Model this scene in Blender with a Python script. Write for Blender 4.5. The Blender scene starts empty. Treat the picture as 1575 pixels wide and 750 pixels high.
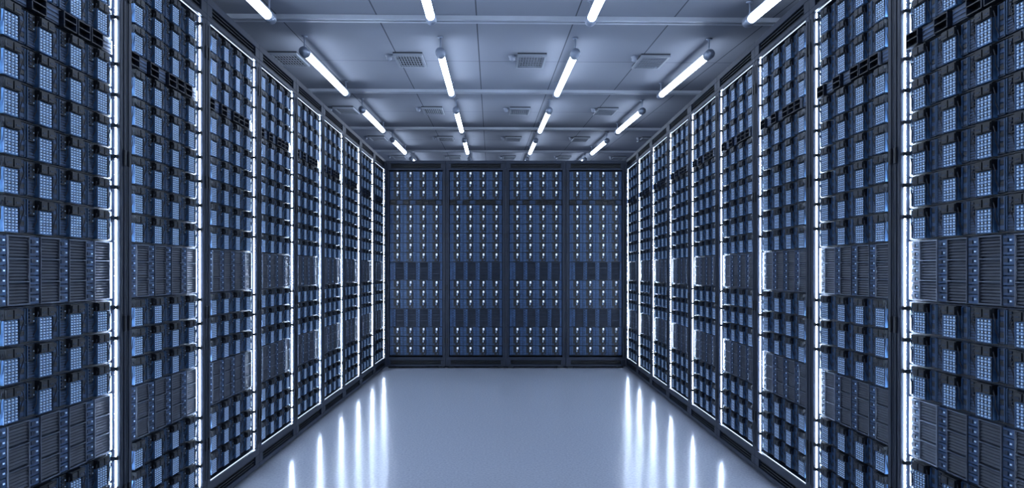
import bpy, math
from mathutils import Matrix, Vector, Euler

scene = bpy.context.scene
COL = scene.collection
scene.view_settings.view_transform = 'Standard'

# ------------------------------------------------------------------ materials
def new_mat(name):
    m = bpy.data.materials.new(name); m.use_nodes = True
    nt = m.node_tree
    return m, nt, nt.nodes["Principled BSDF"]

def simple(name, col, rough=0.5, metal=0.0, noise=0.0, nscale=60.0, emit=None, es=0.0, spec=0.5):
    m, nt, b = new_mat(name)
    b.inputs["Roughness"].default_value = rough
    b.inputs["Metallic"].default_value = metal
    b.inputs["Specular IOR Level"].default_value = spec
    if noise > 0:
        tc = nt.nodes.new("ShaderNodeTexCoord")
        n = nt.nodes.new("ShaderNodeTexNoise"); n.inputs["Scale"].default_value = nscale
        r = nt.nodes.new("ShaderNodeValToRGB")
        r.color_ramp.elements[0].position = 0.3; r.color_ramp.elements[1].position = 0.7
        r.color_ramp.elements[0].color = (*[c*(1-noise) for c in col], 1)
        r.color_ramp.elements[1].color = (*[min(1, c*(1+noise)) for c in col], 1)
        nt.links.new(tc.outputs["Object"], n.inputs["Vector"])
        nt.links.new(n.outputs["Fac"], r.inputs["Fac"])
        nt.links.new(r.outputs["Color"], b.inputs["Base Color"])
    else:
        b.inputs["Base Color"].default_value = (*col, 1)
    if emit:
        b.inputs["Emission Color"].default_value = (*emit, 1)
        b.inputs["Emission Strength"].default_value = es
    return m

M_FRAME = simple("frame_dark_steel", (0.015, 0.022, 0.040), 0.42, 0.2, 0.15, 20)
M_BLACK = simple("black_plastic", (0.005, 0.007, 0.011), 0.42, 0, 0)
M_NAVY = simple("navy_chassis", (0.012, 0.026, 0.056), 0.42, 0.3, 0.35, 45)
M_BLUE = simple("blue_panel", (0.024, 0.062, 0.140), 0.38, 0.3, 0.35, 35)
M_BLUEG = simple("deep_blue_panel", (0.034, 0.078, 0.172), 0.45, 0.2, 0.3, 35)
M_LINE = simple("pale_panel_edge", (0.11, 0.19, 0.32), 0.4, 0.3)
M_MOD = simple("blue_drive_body", (0.070, 0.160, 0.32), 0.35, 0.3, 0.4, 50)
M_STUD = simple("pale_blue_port_glow", (0.54, 0.70, 0.92), 0.3, 0.3, 0, emit=(0.5, 0.72, 1), es=0.14)  # ports carry an added faint glow for brightness, like status lights
M_WHITE = simple("white_connector_glow", (0.8, 0.88, 1.0), 0.35, 0, 0, emit=(0.75, 0.87, 1), es=0.55)  # connector colour with self-glow put in, though it is no lamp
M_GLOWEAR = simple("glow_ear_metal", (0.48, 0.58, 0.74), 0.4, 0.2, 0.2, 80)  # pale metal of the ears added to catch the strip's glow
M_SLAT = simple("grille_steel", (0.10, 0.118, 0.155), 0.38, 0.3, 0.2, 30)
M_SLATD = simple("grille_steel_dark", (0.055, 0.066, 0.09), 0.42, 0.2, 0.2, 30)
M_SLATGLARE = simple("grille_steel_led_glare", (0.26, 0.30, 0.38), 0.4, 0.2, 0.2, 30)  # paler copy of the grille steel, LED glare put into its colour
M_SLATB = simple("grille_steel_black", (0.024, 0.032, 0.052), 0.45, 0.2, 0.2, 30)
M_CABLE = simple("cable_rubber", (0.012, 0.016, 0.028), 0.5)

def emission(name, col, s, vary=0.0):
    m = bpy.data.materials.new(name); m.use_nodes = True
    nt = m.node_tree; nt.nodes.clear()
    e = nt.nodes.new("ShaderNodeEmission"); o = nt.nodes.new("ShaderNodeOutputMaterial")
    e.inputs[0].default_value = (*col, 1); e.inputs[1].default_value = s
    nt.links.new(e.outputs[0], o.inputs[0]); return m
M_LED = emission("rack_led_light", (0.62, 0.77, 1.0), 100)
M_LEDT = emission("rack_led_light_soft", (0.60, 0.75, 1.0), 1.8)
M_TUBE = emission("fluorescent_light", (0.665, 0.79, 1.0), 14.5)
M_CHROME = simple("lamp_silver", (0.40, 0.45, 0.55), 0.35, 0.6)
M_LAMPGREY = simple("lamp_grey_housing", (0.3, 0.34, 0.42), 0.4, 0.3)
M_RAIL = simple("ceiling_rail_paint", (0.54, 0.58, 0.65), 0.4, 0.1, 0.06, 8)
M_GRILL = simple("vent_metal", (0.32, 0.35, 0.40), 0.5, 0.2)
M_DARKVENT = simple("vent_dark", (0.04, 0.045, 0.06), 0.7)
M_DETECT = simple("detector_grey", (0.28, 0.31, 0.38), 0.45)

# ------------------------------------------------------------------ mesh builder
class MB:
    def __init__(s): s.v = []; s.f = []; s.m = []; s.mats = []
    def mi(s, mat):
        if mat not in s.mats: s.mats.append(mat)
        return s.mats.index(mat)
    def box(s, x0, x1, y0, y1, z0, z1, mat, R=None):
        b = len(s.v); k = s.mi(mat)
        vs = [Vector(p) for p in ((x0,y0,z0),(x1,y0,z0),(x1,y1,z0),(x0,y1,z0),(x0,y0,z1),(x1,y0,z1),(x1,y1,z1),(x0,y1,z1))]
        if R is not None:
            c = Vector(((x0+x1)/2, (y0+y1)/2, (z0+z1)/2)); vs = [c + R @ (p-c) for p in vs]
        s.v += [tuple(p) for p in vs]
        for f in ((0,3,2,1),(4,5,6,7),(0,1,5,4),(1,2,6,5),(2,3,7,6),(3,0,4,7)):
            s.f.append(tuple(b+i for i in f)); s.m.append(k)
    def tube(s, pts, r, mat, n=6, caps=True):
        k = s.mi(mat); pts = [Vector(p) for p in pts]
        rs = r if isinstance(r, (list, tuple)) else [r]*len(pts)
        base = len(s.v)
        for i, p in enumerate(pts):
            t = (pts[min(i+1, len(pts)-1)] - pts[max(i-1, 0)]).normalized()
            a = Vector((0,0,1)) if abs(t.z) < 0.9 else Vector((1,0,0))
            u = t.cross(a).normalized(); w = t.cross(u)
            for j in range(n):
                an = 2*math.pi*j/n
                s.v.append(tuple(p + (u*math.cos(an)+w*math.sin(an))*rs[i]))
        for i in range(len(pts)-1):
            for j in range(n):
                j2 = (j+1) % n
                s.f.append((base+i*n+j, base+i*n+j2, base+(i+1)*n+j2, base+(i+1)*n+j)); s.m.append(k)
        if caps:
            s.f.append(tuple(base+j for j in reversed(range(n)))); s.m.append(k)
            s.f.append(tuple(base+(len(pts)-1)*n+j for j in range(n))); s.m.append(k)
    def mesh(s, name, smooth=False):
        me = bpy.data.meshes.new(name)
        me.from_pydata(s.v, [], s.f); 
        for m in s.mats: me.materials.append(m)
        for i, p in enumerate(me.polygons):
            p.material_index = s.m[i]; p.use_smooth = smooth
        me.update(); return me

def obj(name, data, parent=None, loc=(0,0,0), **props):
    o = bpy.data.objects.new(name, data); COL.objects.link(o)
    o.location = loc
    if parent: o.parent = parent
    for k, v in props.items(): o[k] = v
    return o

# ------------------------------------------------------------------ rack component meshes
RW, RH, RD = 0.598, 2.075, 0.70
PITCH = 0.0955
UW = 0.262

def cabinet_mesh():
    b = MB(); F = M_FRAME; h = RW/2; p = 0.032
    for s in (-1, 1):
        xo, xi = s*h, s*(h-p); x0, x1 = min(xo, xi), max(xo, xi)
        b.box(x0, x1, 0, 0.045, 0.112, 1.98, F)
        xs = s*(h-0.010)
        b.box(min(xo, xs), max(xo, xs), 0.045, RD, 0.03, 2.06, F)
        xc = s*(h-0.012)
        b.box(xc-0.003, xc+0.003, -0.003, 0, 0.13, 1.96, F)
        for z in (0.25, 0.78, 1.30, 1.82):
            b.box(xc-0.006, xc+0.006, -0.006, 0, z, z+0.05, M_BLACK)
    b.box(-h+0.01, h-0.01, RD-0.012, RD, 0.03, 2.06, F)
    b.box(-h, h, 0.045, RD, 2.06, RH, F)
    b.box(-h+0.01, h-0.01, 0.045, RD-0.012, 0.03, 0.045, F)
    def slotbox(z0, z1, sz0, sz1):
        b.box(-h, h, 0, 0.045, sz1, z1, F); b.box(-h, h, 0, 0.045, z0, sz0, F)
        b.box(-h, -h+0.05, 0, 0.045, sz0, sz1, F); b.box(h-0.05, h, 0, 0.045, sz0, sz1, F)
        b.box(-h+0.05, h-0.05, 0.02, 0.045, sz0, sz1, M_BLACK)
        for i in range(3):
            z = sz0 + (i+0.5)*(sz1-sz0)/3
            b.box(-h+0.052, h-0.052, 0.006, 0.02, z-0.0025, z+0.0025, M_BLACK)
    slotbox(1.98, RH, 2.000, 2.045)
    slotbox(0.018, 0.112, 0.040, 0.080)
    for s in (-1, 1):
        for y in (0.03, RD-0.08):
            b.box(s*0.25-0.03, s*0.25+0.03, y, y+0.05, 0, 0.018 if y < 0.1 else 0.03, M_BLACK)
    return b.mesh("cabinet")

def led_mesh():
    b = MB(); xi = RW/2-0.032
    for s in (-1, 1):
        a, c = s*xi, s*(xi-0.003)
        b.box(min(a, c), max(a, c), 0.0128, 0.0158, 0.116, 1.976, M_LED)
    b.box(-xi+0.004, xi-0.004, 0.010, 0.0125, 1.9772, 1.98, M_LEDT)
    b.box(-xi+0.004, xi-0.004, 0.010, 0.0125, 0.112, 0.1148, M_LEDT)
    return b.mesh("led_strip")

def glow_ears(b, H):  # pale end plates added so the strip's glow shows beside it
    for s in (-1, 1):
        x0, x1 = sorted((s*0.248, s*UW))
        b.box(x0, x1, -0.004, 0, 0.004, H-0.004, M_GLOWEAR)
        n = max(2, int(H/0.016))
        for i in range(n):
            z = 0.004+(H-0.008)*(i+0.5)/n
            b.box(s*0.254-0.0035, s*0.254+0.0035, -0.0055, -0.004, z-0.0042, z+0.0042, M_BLACK if i % 2 else M_NAVY)
        x0, x1 = sorted((s*0.256, s*0.2665))
        b.box(x0, x1, -0.022, -0.004, 0.066, 0.078, M_BLACK)

def unit_mesh():
    b = MB(); H = PITCH
    b.box(-UW, UW, 0, 0.45, 0.001, H-0.001, M_NAVY)
    glow_ears(b, H)
    for c in range(4):
        xc = -0.195+0.13*c
        x0, w = xc-0.064, 0.032
        if c == 0: x0, w = xc-0.051, 0.020
        b.box(x0, x0+w, -0.007, 0, 0.005, 0.047, M_NAVY)
        b.box(x0, x0+w, -0.007, 0, 0.050, 0.091, M_BLACK)
        for k in range(5):
            z = 0.009+k*0.0075
            b.box(x0+0.002, x0+w-0.002, -0.0085, -0.007, z, z+0.0028, M_BLUE)
        for k in range(4):
            z = 0.054+k*0.009
            b.box(x0+w*0.25, x0+w*0.55, -0.0095, -0.007, z, z+0.0055, M_NAVY)
            if k % 2 == 0: b.box(x0+w-0.006, x0+w-0.0035, -0.008, -0.007, z, z+0.003, M_STUD)
        b.box(x0+0.0005, x0+0.002, -0.010, -0.007, 0.006, 0.090, M_LINE)
        w2 = 0.026 if c < 3 else 0.018
        x2 = xc+0.0335
        b.box(x2, x2+w2, -0.006, 0, 0.005, 0.091, M_NAVY)
        b.box(x2+0.002, x2+0.007, -0.0085, -0.006, 0.008, 0.088, M_BLUE)
        for k in range(6):
            z = 0.010+k*0.013
            b.box(x2+0.009, x2+w2-0.002, -0.0075, -0.006, z, z+0.009, M_BLACK if k % 2 else M_BLUE)
        b.box(x2+w2-0.0015, x2+w2, -0.009, -0.006, 0.006, 0.090, M_LINE)
    b.box(-UW, UW, -0.003, 0, 0.0, 0.003, M_BLACK)
    return b.mesh("server_unit")

def unit_back_mesh():
    b = MB(); H = PITCH
    b.box(-UW, UW, 0, 0.45, 0.001, H-0.001, M_NAVY)
    for s in (-1, 1):
        x0, x1 = sorted((s*0.246, s*UW))
        b.box(x0, x1, -0.004, 0, 0.004, H-0.004, M_BLUEG)
    for c in range(4):
        xc = -0.195+0.13*c
        for (x0, w) in ((xc-0.062, 0.028), (xc+0.033, 0.030)):
            if c == 0 and x0 < xc: x0, w = xc-0.049, 0.018
            if c == 3 and x0 > xc: w = 0.017
            for j in range(4):
                z = 0.004+j*0.0228
                b.box(x0, x0+w, -0.006, 0, z, z+0.020, M_BLUEG)
                b.box(x0+0.002, x0+w-0.002, -0.0066, -0.006, z+0.0165, z+0.0185, M_LINE)
    return b.mesh("server_unit")

def module_mesh():
    b = MB()
    b.box(-0.028, 0.028, -0.014, 0, 0.003, 0.064, M_MOD)
    b.box(-0.028, -0.0262, -0.0170, -0.014, 0.003, 0.064, M_LINE)
    b.box(0.0262, 0.028, -0.0170, -0.014, 0.003, 0.064, M_NAVY)
    for i in range(4):
        for j in range(8):
            x = -0.0188+i*0.0126; z = 0.0075+j*0.0073
            b.box(x-0.0040, x+0.0012, -0.0165, -0.014, z-0.0019, z+0.0019, M_STUD)
            if j % 2: b.box(x+0.0024, x+0.0048, -0.0155, -0.014, z-0.0034, z+0.0034, M_BLACK)
    b.box(-0.0285, 0.0285, -0.018, 0, 0.066, 0.091, M_BLACK)
    b.box(-0.0265, -0.0025, -0.0215, -0.018, 0.068, 0.088, M_BLACK)
    b.box(0.0025, 0.0265, -0.0215, -0.018, 0.068, 0.088, M_BLACK)
    b.box(-0.022, -0.008, -0.0222, -0.0215, 0.074, 0.078, M_NAVY)
    b.box(0.008, 0.022, -0.0222, -0.0215, 0.074, 0.078, M_NAVY)
    for s, dz in ((-1, 0), (1, 0.004)):
        pts = [(s*0.026, -0.012, 0.080), (s*0.036, -0.018, 0.074), (s*0.041, -0.018, 0.055+dz),
               (s*0.036, -0.014, 0.034+dz), (s*0.040, -0.006, 0.014)]
        b.tube(pts, 0.0016, M_CABLE, 4)
    return b.mesh("drive_module")

def module_back_mesh():
    b = MB()
    b.box(-0.031, 0.031, -0.012, 0, 0.001, 0.0935, M_BLACK)
    b.box(-0.0345, -0.0312, -0.012, 0, 0.010, 0.086, M_LINE)  # pale bar drawn in as a tall highlight beside the block
    b.box(-0.028, -0.004, -0.016, -0.012, 0.050, 0.086, M_BLACK)
    b.box(-0.002, 0.026, -0.018, -0.012, 0.044, 0.088, M_NAVY)
    b.box(0.004, 0.020, -0.0205, -0.018, 0.062, 0.085, M_WHITE)
    b.box(0.004, 0.010, -0.0205, -0.018, 0.036, 0.056, M_STUD)
    b.box(-0.026, -0.012, -0.014, -0.012, 0.008, 0.026, M_BLUEG)
    b.box(0.012, 0.024, -0.014, -0.012, 0.012, 0.022, M_BLUEG)
    b.tube([(0.028, -0.010, 0.070), (0.036, -0.016, 0.060), (0.038, -0.014, 0.035), (0.034, -0.010, 0.010)], 0.0018, M_CABLE, 4)
    return b.mesh("drive_module")

BANDH = 0.182
BP = 0.121
def grille_unit_mesh(back):
    b = MB(); H = BANDH
    A, C = (M_BLUEG, M_NAVY) if back else (M_BLUE, M_NAVY)
    b.box(-UW, UW, 0, 0.45, 0.001, H-0.001, M_NAVY)
    for s in (-1, 1):
        x0, x1 = sorted((s*0.243, s*UW))
        b.box(x0, x1, -0.006, 0, 0.004, H-0.004, M_BLUEG if back else M_GLOWEAR)  # side racks: broad pale plate added to show the strip's glare
        if not back:
            for i in range(8):
                z = 0.012+i*0.022
                b.box(x0+0.005, x1-0.006, -0.0072, -0.006, z, z+0.008, M_MOD)
    for c in range(4):
        x0 = -0.242+BP*c
        for j in range(7):
            z = 0.005+j*0.0248
            b.box(x0, x0+0.036, -0.010, 0, z, z+0.0222, A)
            b.box(x0+0.004, x0+0.018, -0.012, -0.010, z+0.006, z+0.016, C)
            b.box(x0+0.024, x0+0.030, -0.012, -0.010, z+0.009, z+0.013, M_STUD if not back else M_LINE)
    return b.mesh("switch_unit")

def grille_mesh(back, glare=False):
    b = MB(); H = BANDH-0.008
    w = 0.040
    S = M_SLATB if back else (M_SLATGLARE if glare else M_SLAT)
    T = M_SLATB if back else (M_SLAT if glare else M_SLATD)
    b.box(-w, w, -0.003, 0, 0, H, M_NAVY)
    b.box(-w, -w+0.003, -0.013, -0.003, 0, H, S); b.box(w-0.003, w, -0.013, -0.003, 0, H, S)
    for z in (0, H/3-0.0015, 2*H/3-0.0015, H-0.003):
        b.box(-w+0.003, w-0.003, -0.013, -0.003, z, z+0.003, S)
    R = Matrix.Rotation(math.radians(60), 3, 'X')
    for g in range(3):
        for i in range(6):
            z = g*H/3+0.005+(H/3-0.009)*(i+0.5)/6
            b.box(-w+0.004, w-0.004, -0.0110, -0.0045, z-0.0009, z+0.0009, T, R)
    return b.mesh("vent_grille")

THIN = 0.050
def thin_mesh():
    b = MB(); H = THIN
    b.box(-UW, UW, 0, 0.45, 0.001, H-0.001, M_BLACK)
    for c in range(8):
        xc = -0.2275+0.065*c; w = 0.029
        if c % 2 == 0 or c == 5:
            for z in (0.003, 0.025, 0.044):
                b.box(xc-w, xc+w, -0.020, 0, z, z+0.003, M_BLACK)
            for x in (xc-w, xc+w-0.003):
                b.box(x, x+0.003, -0.020, 0, 0.006, 0.044, M_FRAME)
        else:
            b.box(xc-w, xc+w, -0.010, 0, 0.004, 0.046, M_NAVY)
            for k in range(3):
                b.box(xc-w+0.004, xc+w-0.004, -0.012, -0.010, 0.009+k*0.012, 0.015+k*0.012, M_BLUE)
    return b.mesh("patch_unit")

ME = dict(cab=cabinet_mesh(), led=led_mesh(),
          unit=unit_mesh(), unitb=unit_back_mesh(), mod=module_mesh(), modb=module_back_mesh(),
          band=grille_unit_mesh(False), gr=grille_mesh(False), grl=grille_mesh(False, True), bandb=grille_unit_mesh(True), grb=grille_mesh(True), thin=thin_mesh())

def build_rack(side, glarecol=3):
    root = obj("server_rack", None)
    root.empty_display_size = 0.2
    cab = obj("cabinet", ME['cab'], root)
    bev = cab.modifiers.new("bevel", 'BEVEL'); bev.width = 0.0015; bev.segments = 1
    if side: obj("led_strip", ME['led'], root, label="glowing white light strip around the opening")
    PY = 0.030
    z = 1.972
    def row():
        nonlocal z
        z -= PITCH
        u = obj("server_unit", ME['unit' if side else 'unitb'], root, (0, PY, z))
        for c in range(4):
            obj("drive_module", ME['mod' if side else 'modb'], u, (-0.195+0.13*c, 0, 0))
    def band():
        nonlocal z
        z -= BANDH
        u = obj("switch_unit", ME['band' if side else 'bandb'], root, (0, PY, z), label="wide unit with louvred vent grilles")
        for c in range(4):
            obj("vent_grille", ME[('grl' if c == glarecol else 'gr') if side else 'grb'], u, (-0.242+BP*c+0.079, 0, 0.004))  # grille next to the visible strip has the glare painted in
    for i in range(3): row()
    z -= THIN
    obj("patch_unit", ME['thin'], root, (0, PY, z), label="shallow unit of open black patch bays")
    for i in range(6): row()
    band()
    for i in range(3): row()
    band()
    for i in range(3): row()
    return root

def copy_tree(o, parent=None):
    n = o.copy(); COL.objects.link(n)
    if parent: n.parent = parent
    for c in list(o.children): copy_tree(c, n)
    return n

YB = 7.02
L_SIDE = "tall black server rack with blue drives and white light strips"
for sgn in (-1, 1):
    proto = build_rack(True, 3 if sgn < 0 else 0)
    pw = 0.600 if sgn < 0 else 0.606
    y = YB
    for k in range(9):
        w_k = 0.64 if (sgn > 0 and k == 8) else pw
        r = proto if k == 0 else copy_tree(proto)
        r.location = (sgn*1.2, y-w_k/2, 0)
        r.scale = (w_k/0.6, 1, 1)
        y -= w_k
        r.rotation_euler = (0, 0, math.radians(90 if sgn < 0 else -90))
        r["label"] = L_SIDE; r["category"] = "server rack"; r["group"] = "server racks lining the aisle"
back_proto = build_rack(False)
for i in range(4):
    r = back_proto if i == 0 else copy_tree(back_proto)
    r.location = (-0.9+0.6*i, YB+0.001, 0)
    r["label"] = "dim dark blue server rack closing the end of the aisle"
    r["category"] = "server rack"; r["group"] = "server racks across the end of the aisle"

# ------------------------------------------------------------------ room shell
CAMZ = 0.969
Y0, Y1, XW = -2.2, 12.3, 2.12
def ceil_h(y): return CAMZ + 1.27 + 0.0463*y

# floor
m, nt, bs = new_mat("polished_resin_floor")
tc = nt.nodes.new("ShaderNodeTexCoord")
n1 = nt.nodes.new("ShaderNodeTexNoise"); n1.inputs["Scale"].default_value = 90; n1.inputs["Detail"].default_value = 4
r1 = nt.nodes.new("ShaderNodeValToRGB")
r1.color_ramp.elements[0].position = 0.35; r1.color_ramp.elements[0].color = (0.42, 0.452, 0.53, 1)
r1.color_ramp.elements[1].position = 0.65; r1.color_ramp.elements[1].color = (0.52, 0.555, 0.635, 1)
n2 = nt.nodes.new("ShaderNodeTexNoise"); n2.inputs["Scale"].default_value = 220
mr = nt.nodes.new("ShaderNodeMapRange"); mr.inputs["To Min"].default_value = 0.16; mr.inputs["To Max"].default_value = 0.21
nt.links.new(tc.outputs["Object"], n1.inputs["Vector"]); nt.links.new(tc.outputs["Object"], n2.inputs["Vector"])
nt.links.new(n1.outputs["Fac"], r1.inputs["Fac"]); nt.links.new(r1.outputs["Color"], bs.inputs["Base Color"])
nt.links.new(n2.outputs["Fac"], mr.inputs["Value"]); nt.links.new(mr.outputs["Result"], bs.inputs["Roughness"])
b = MB(); b.box(-XW-0.1, XW+0.1, Y0-0.1, Y1+0.1, -0.1, 0, m)
obj("floor", b.mesh("floor"), kind="structure", label="polished pale blue grey resin floor")

M_WALL = simple("painted_wall", (0.30, 0.33, 0.40), 0.8, 0, 0.06, 5)
def wall(name, x0, x1, y0, y1):
    zt0, zt1 = ceil_h(y0)+0.0, ceil_h(y1)+0.0
    v = [(x0,y0,0),(x1,y0,0),(x1,y1,0),(x0,y1,0),(x0,y0,zt0),(x1,y0,zt0),(x1,y1,zt1),(x0,y1,zt1)]
    f = [(0,3,2,1),(4,5,6,7),(0,1,5,4),(1,2,6,5),(2,3,7,6),(3,0,4,7)]
    me = bpy.data.meshes.new(name); me.from_pydata(v, [], f); me.materials.append(M_WALL)
    obj(name, me, kind="structure", label="plain painted wall")
wall("wall_left", -XW-0.1, -XW, Y0, Y1); wall("wall_right", XW, XW+0.1, Y0, Y1)
wall("wall_back", -XW-0.1, XW+0.1, Y1, Y1+0.1); wall("wall_front", -XW-0.1, XW+0.1, Y0-0.1, Y0)

# ceiling (gently sloping, slightly skewed panel grid)
D = 0.85
CM = Matrix.Translation((0.127*D, 0, CAMZ+1.27)) @ Matrix.Rotation(0.0213, 4, 'Z') @ Matrix.Rotation(math.atan(0.0463), 4, 'X')
m, nt, bs = new_mat("ceiling_panels")
bs.inputs["Roughness"].default_value = 0.85
bs.inputs["Specular IOR Level"].default_value = 0.2
tc = nt.nodes.new("ShaderNodeTexCoord")
mp = nt.nodes.new("ShaderNodeMapping"); mp.inputs["Location"].default_value = (0.19, -0.04, 0)
br = nt.nodes.new("ShaderNodeTexBrick"); br.offset = 0.0
br.inputs["Scale"].default_value = 1.0
br.inputs["Brick Width"].default_value = 0.567; br.inputs["Row Height"].default_value = 1.0
br.inputs["Mortar Size"].default_value = 0.004; br.inputs["Mortar Smooth"].default_value = 0.1
br.inputs["Color1"].default_value = (0.28, 0.30, 0.35, 1); br.inputs["Color2"].default_value = (0.305, 0.325, 0.375, 1)
br.inputs["Mortar"].default_value = (0.09, 0.10, 0.125, 1)
nt.links.new(tc.outputs["Object"], mp.inputs["Vector"]); nt.links.new(mp.outputs["Vector"], br.inputs["Vector"])
nt.links.new(br.outputs["Color"], bs.inputs["Base Color"])
b = MB(); b.box(-XW-0.5, XW+0.5, Y0-0.3, Y1+0.3, 0, 0.08, m)
c = obj("ceiling", b.mesh("ceiling"), kind="structure", label="grey panelled ceiling")
c.matrix_world = CM

def at(x, y, z): return CM @ Matrix.Translation((x, y, z))

# ceiling rails
for i, y in enumerate((0.05, 2.05, 4.04, 6.02, 8.04, 10.12)):
    b = MB()
    b.box(-XW+0.1, XW-0.1, -0.035, 0.035, -0.006, -0.0005, M_RAIL)
    for yy in (-0.035, 0.023):
        b.box(-XW+0.1, XW-0.1, yy, yy+0.012, -0.022, -0.006, M_RAIL)
    b.box(-XW+0.1, XW-0.1, -0.035, -0.010, -0.025, -0.022, M_RAIL)
    b.box(-XW+0.1, XW-0.1, 0.010, 0.035, -0.025, -0.022, M_RAIL)
    o = obj("trim_%d" % (i+1), b.mesh("ceiling_rail"), kind="structure", label="pale metal ceiling rail")
    o.matrix_world = at(0, y, 0)

# tube lamps
TL = 1.30
b = MB(); b.tube([(0, -TL/2+0.05, 0), (0, TL/2-0.05, 0)], 0.022, M_TUBE, 16); me_tube = b.mesh("tube", True)
b = MB()
R0 = 0.031
b.tube([(0, 0.055, 0), (0, 0.045, 0), (0, 0.0, 0), (0, -0.018, 0), (0, -0.030, 0), (0, -0.036, 0)],
       [0.024, R0, R0, R0*0.88, R0*0.55, 0.006], M_CHROME, 18); me_cap = b.mesh("end_cap", True)
b = MB()
b.tube([(0, 0, 0.1005), (0, 0, 0.094)], 0.018, M_CHROME, 14)
b.tube([(0, 0, 0.094), (0, -0.004, 0.070), (0, -0.002, 0.045), (0, 0, 0.028)], 0.005, M_CHROME, 8)
me_hang = b.mesh("hanger", True)
b = MB()
for j in range(4):
    a0 = math.radians(50+20*j); a1 = math.radians(70+20*j); r0, r1 = 0.0240, 0.0275
    vs = len(b.v)
    for yy in (-TL/2+0.06, TL/2-0.06):
        for (r, a) in ((r0, a0), (r1, a0), (r1, a1), (r0, a1)):
            b.v.append((r*math.cos(a), yy, r*math.sin(a)))
    k = b.mi(M_LAMPGREY)
    for f in ((0,1,2,3),(7,6,5,4),(0,4,5,1),(1,5,6,2),(2,6,7,3),(3,7,4,0)):
        b.f.append(tuple(vs+q for q in f)); b.m.append(k)
me_ref = b.mesh("reflector")

proto = obj("tube_lamp", None); proto.empty_display_size = 0.1
obj("fluorescent_tube", me_tube, proto, label="glowing white fluorescent tube")
obj("lamp_housing", me_ref, proto)
obj("end_cap", me_cap, proto, (0, -TL/2, 0))
ec = obj("end_cap", me_cap, proto, (0, TL/2, 0)); ec.rotation_euler = (0, 0, math.pi)
obj("hanger", me_hang, proto, (0, -TL/2+0.02, 0)); obj("hanger", me_hang, proto, (0, TL/2-0.02, 0))
first = True
for yc in (-0.87, 1.12, 3.10, 5.06, 7.03, 8.98, 10.95):  # first two rows and the last added for light, practically out of view
    for ci in range(4):
        x = (ci-1.5)*D
        l = proto if first else copy_tree(proto)
        first = False
        l.matrix_world = at(x, yc, -0.103)
        l["label"] = "glowing fluorescent tube lamp with silver end caps hung from ceiling"
        l["category"] = "ceiling lamp"; l["group"] = "tube lamps hung from the ceiling"

# vents
b = MB(); w, dd = 0.10, 0.17
b.box(-w, w, -dd, dd, -0.010, -0.0006, M_DARKVENT)
for s in (-1, 1):
    b.box(min(s*w, s*(w-0.014)), max(s*w, s*(w-0.014)), -dd, dd, -0.024, -0.010, M_GRILL)
    b.box(-w+0.014, w-0.014, min(s*dd, s*(dd-0.018)), max(s*dd, s*(dd-0.018)), -0.024, -0.010, M_GRILL)
me_vf = b.mesh("vent_frame")
b = MB(); R = Matrix.Rotation(math.radians(35), 3, 'Y')
for i in range(9):
    x = -w+0.014 + (2*w-0.028)*(i+0.5)/9
    b.box(x-0.0065, x+0.0065, -dd+0.018, dd-0.018, -0.018, -0.016, M_GRILL, R)
for i in range(5):
    y = -dd+0.018+(2*dd-0.036)*(i+0.5)/5
    b.box(-w+0.014, w-0.014, y-0.003, y+0.003, -0.0215, -0.019, M_GRILL)
me_vs = b.mesh("vent_louvre")
vp = obj("air_vent", None); obj("vent_frame", me_vf, vp); obj("vent_louvre", me_vs, vp)
b = MB()
b.tube([(0,0,-0.0006),(0,0,-0.012),(0,0,-0.014),(0,0,-0.030),(0,0,-0.037),(0,0,-0.042)], [0.026,0.026,0.018,0.020,0.015,0.004], M_DETECT, 16)
me_sd = b.mesh("smoke_detector", True)
first = True
for ri, yc in enumerate((4.97, 6.93, 8.87, 10.9)):
    for ci in range(5):
        if ci == 4 and ri < 2: continue
        x = (ci-1.5)*D - 0.25
        if x > 1.9: continue
        v = vp if first else copy_tree(vp)
        first = False
        v.matrix_world = at(x, yc, 0)
        v["label"] = "grey louvred air vent set on the ceiling"; v["category"] = "air vent"; v["group"] = "air vents on the ceiling"
        s = obj("smoke_detector", me_sd); s.matrix_world = at(x-0.135, yc-0.10, 0)
        s["label"] = "small round grey smoke detector on the ceiling beside vent"; s["category"] = "smoke detector"; s["group"] = "smoke detectors on the ceiling"

# ------------------------------------------------------------------ world + camera
w = bpy.data.worlds.new("world"); scene.world = w; w.use_nodes = True
w.node_tree.nodes["Background"].inputs[0].default_value = (0.03, 0.045, 0.08, 1)
w.node_tree.nodes["Background"].inputs[1].default_value = 0.5

cam = bpy.data.cameras.new("camera"); co = bpy.data.objects.new("camera", cam); COL.objects.link(co)
co.location = (0, 0, CAMZ); co.rotation_euler = (math.radians(90), 0, 0)
cam.lens = 36*1080/1575; cam.sensor_width = 36
cam.shift_x = 9.5/1575; cam.shift_y = 42/1575
cam.clip_start = 0.05
scene.camera = co
print("VIEW", scene.view_settings.view_transform, scene.view_settings.look, len(bpy.data.objects))
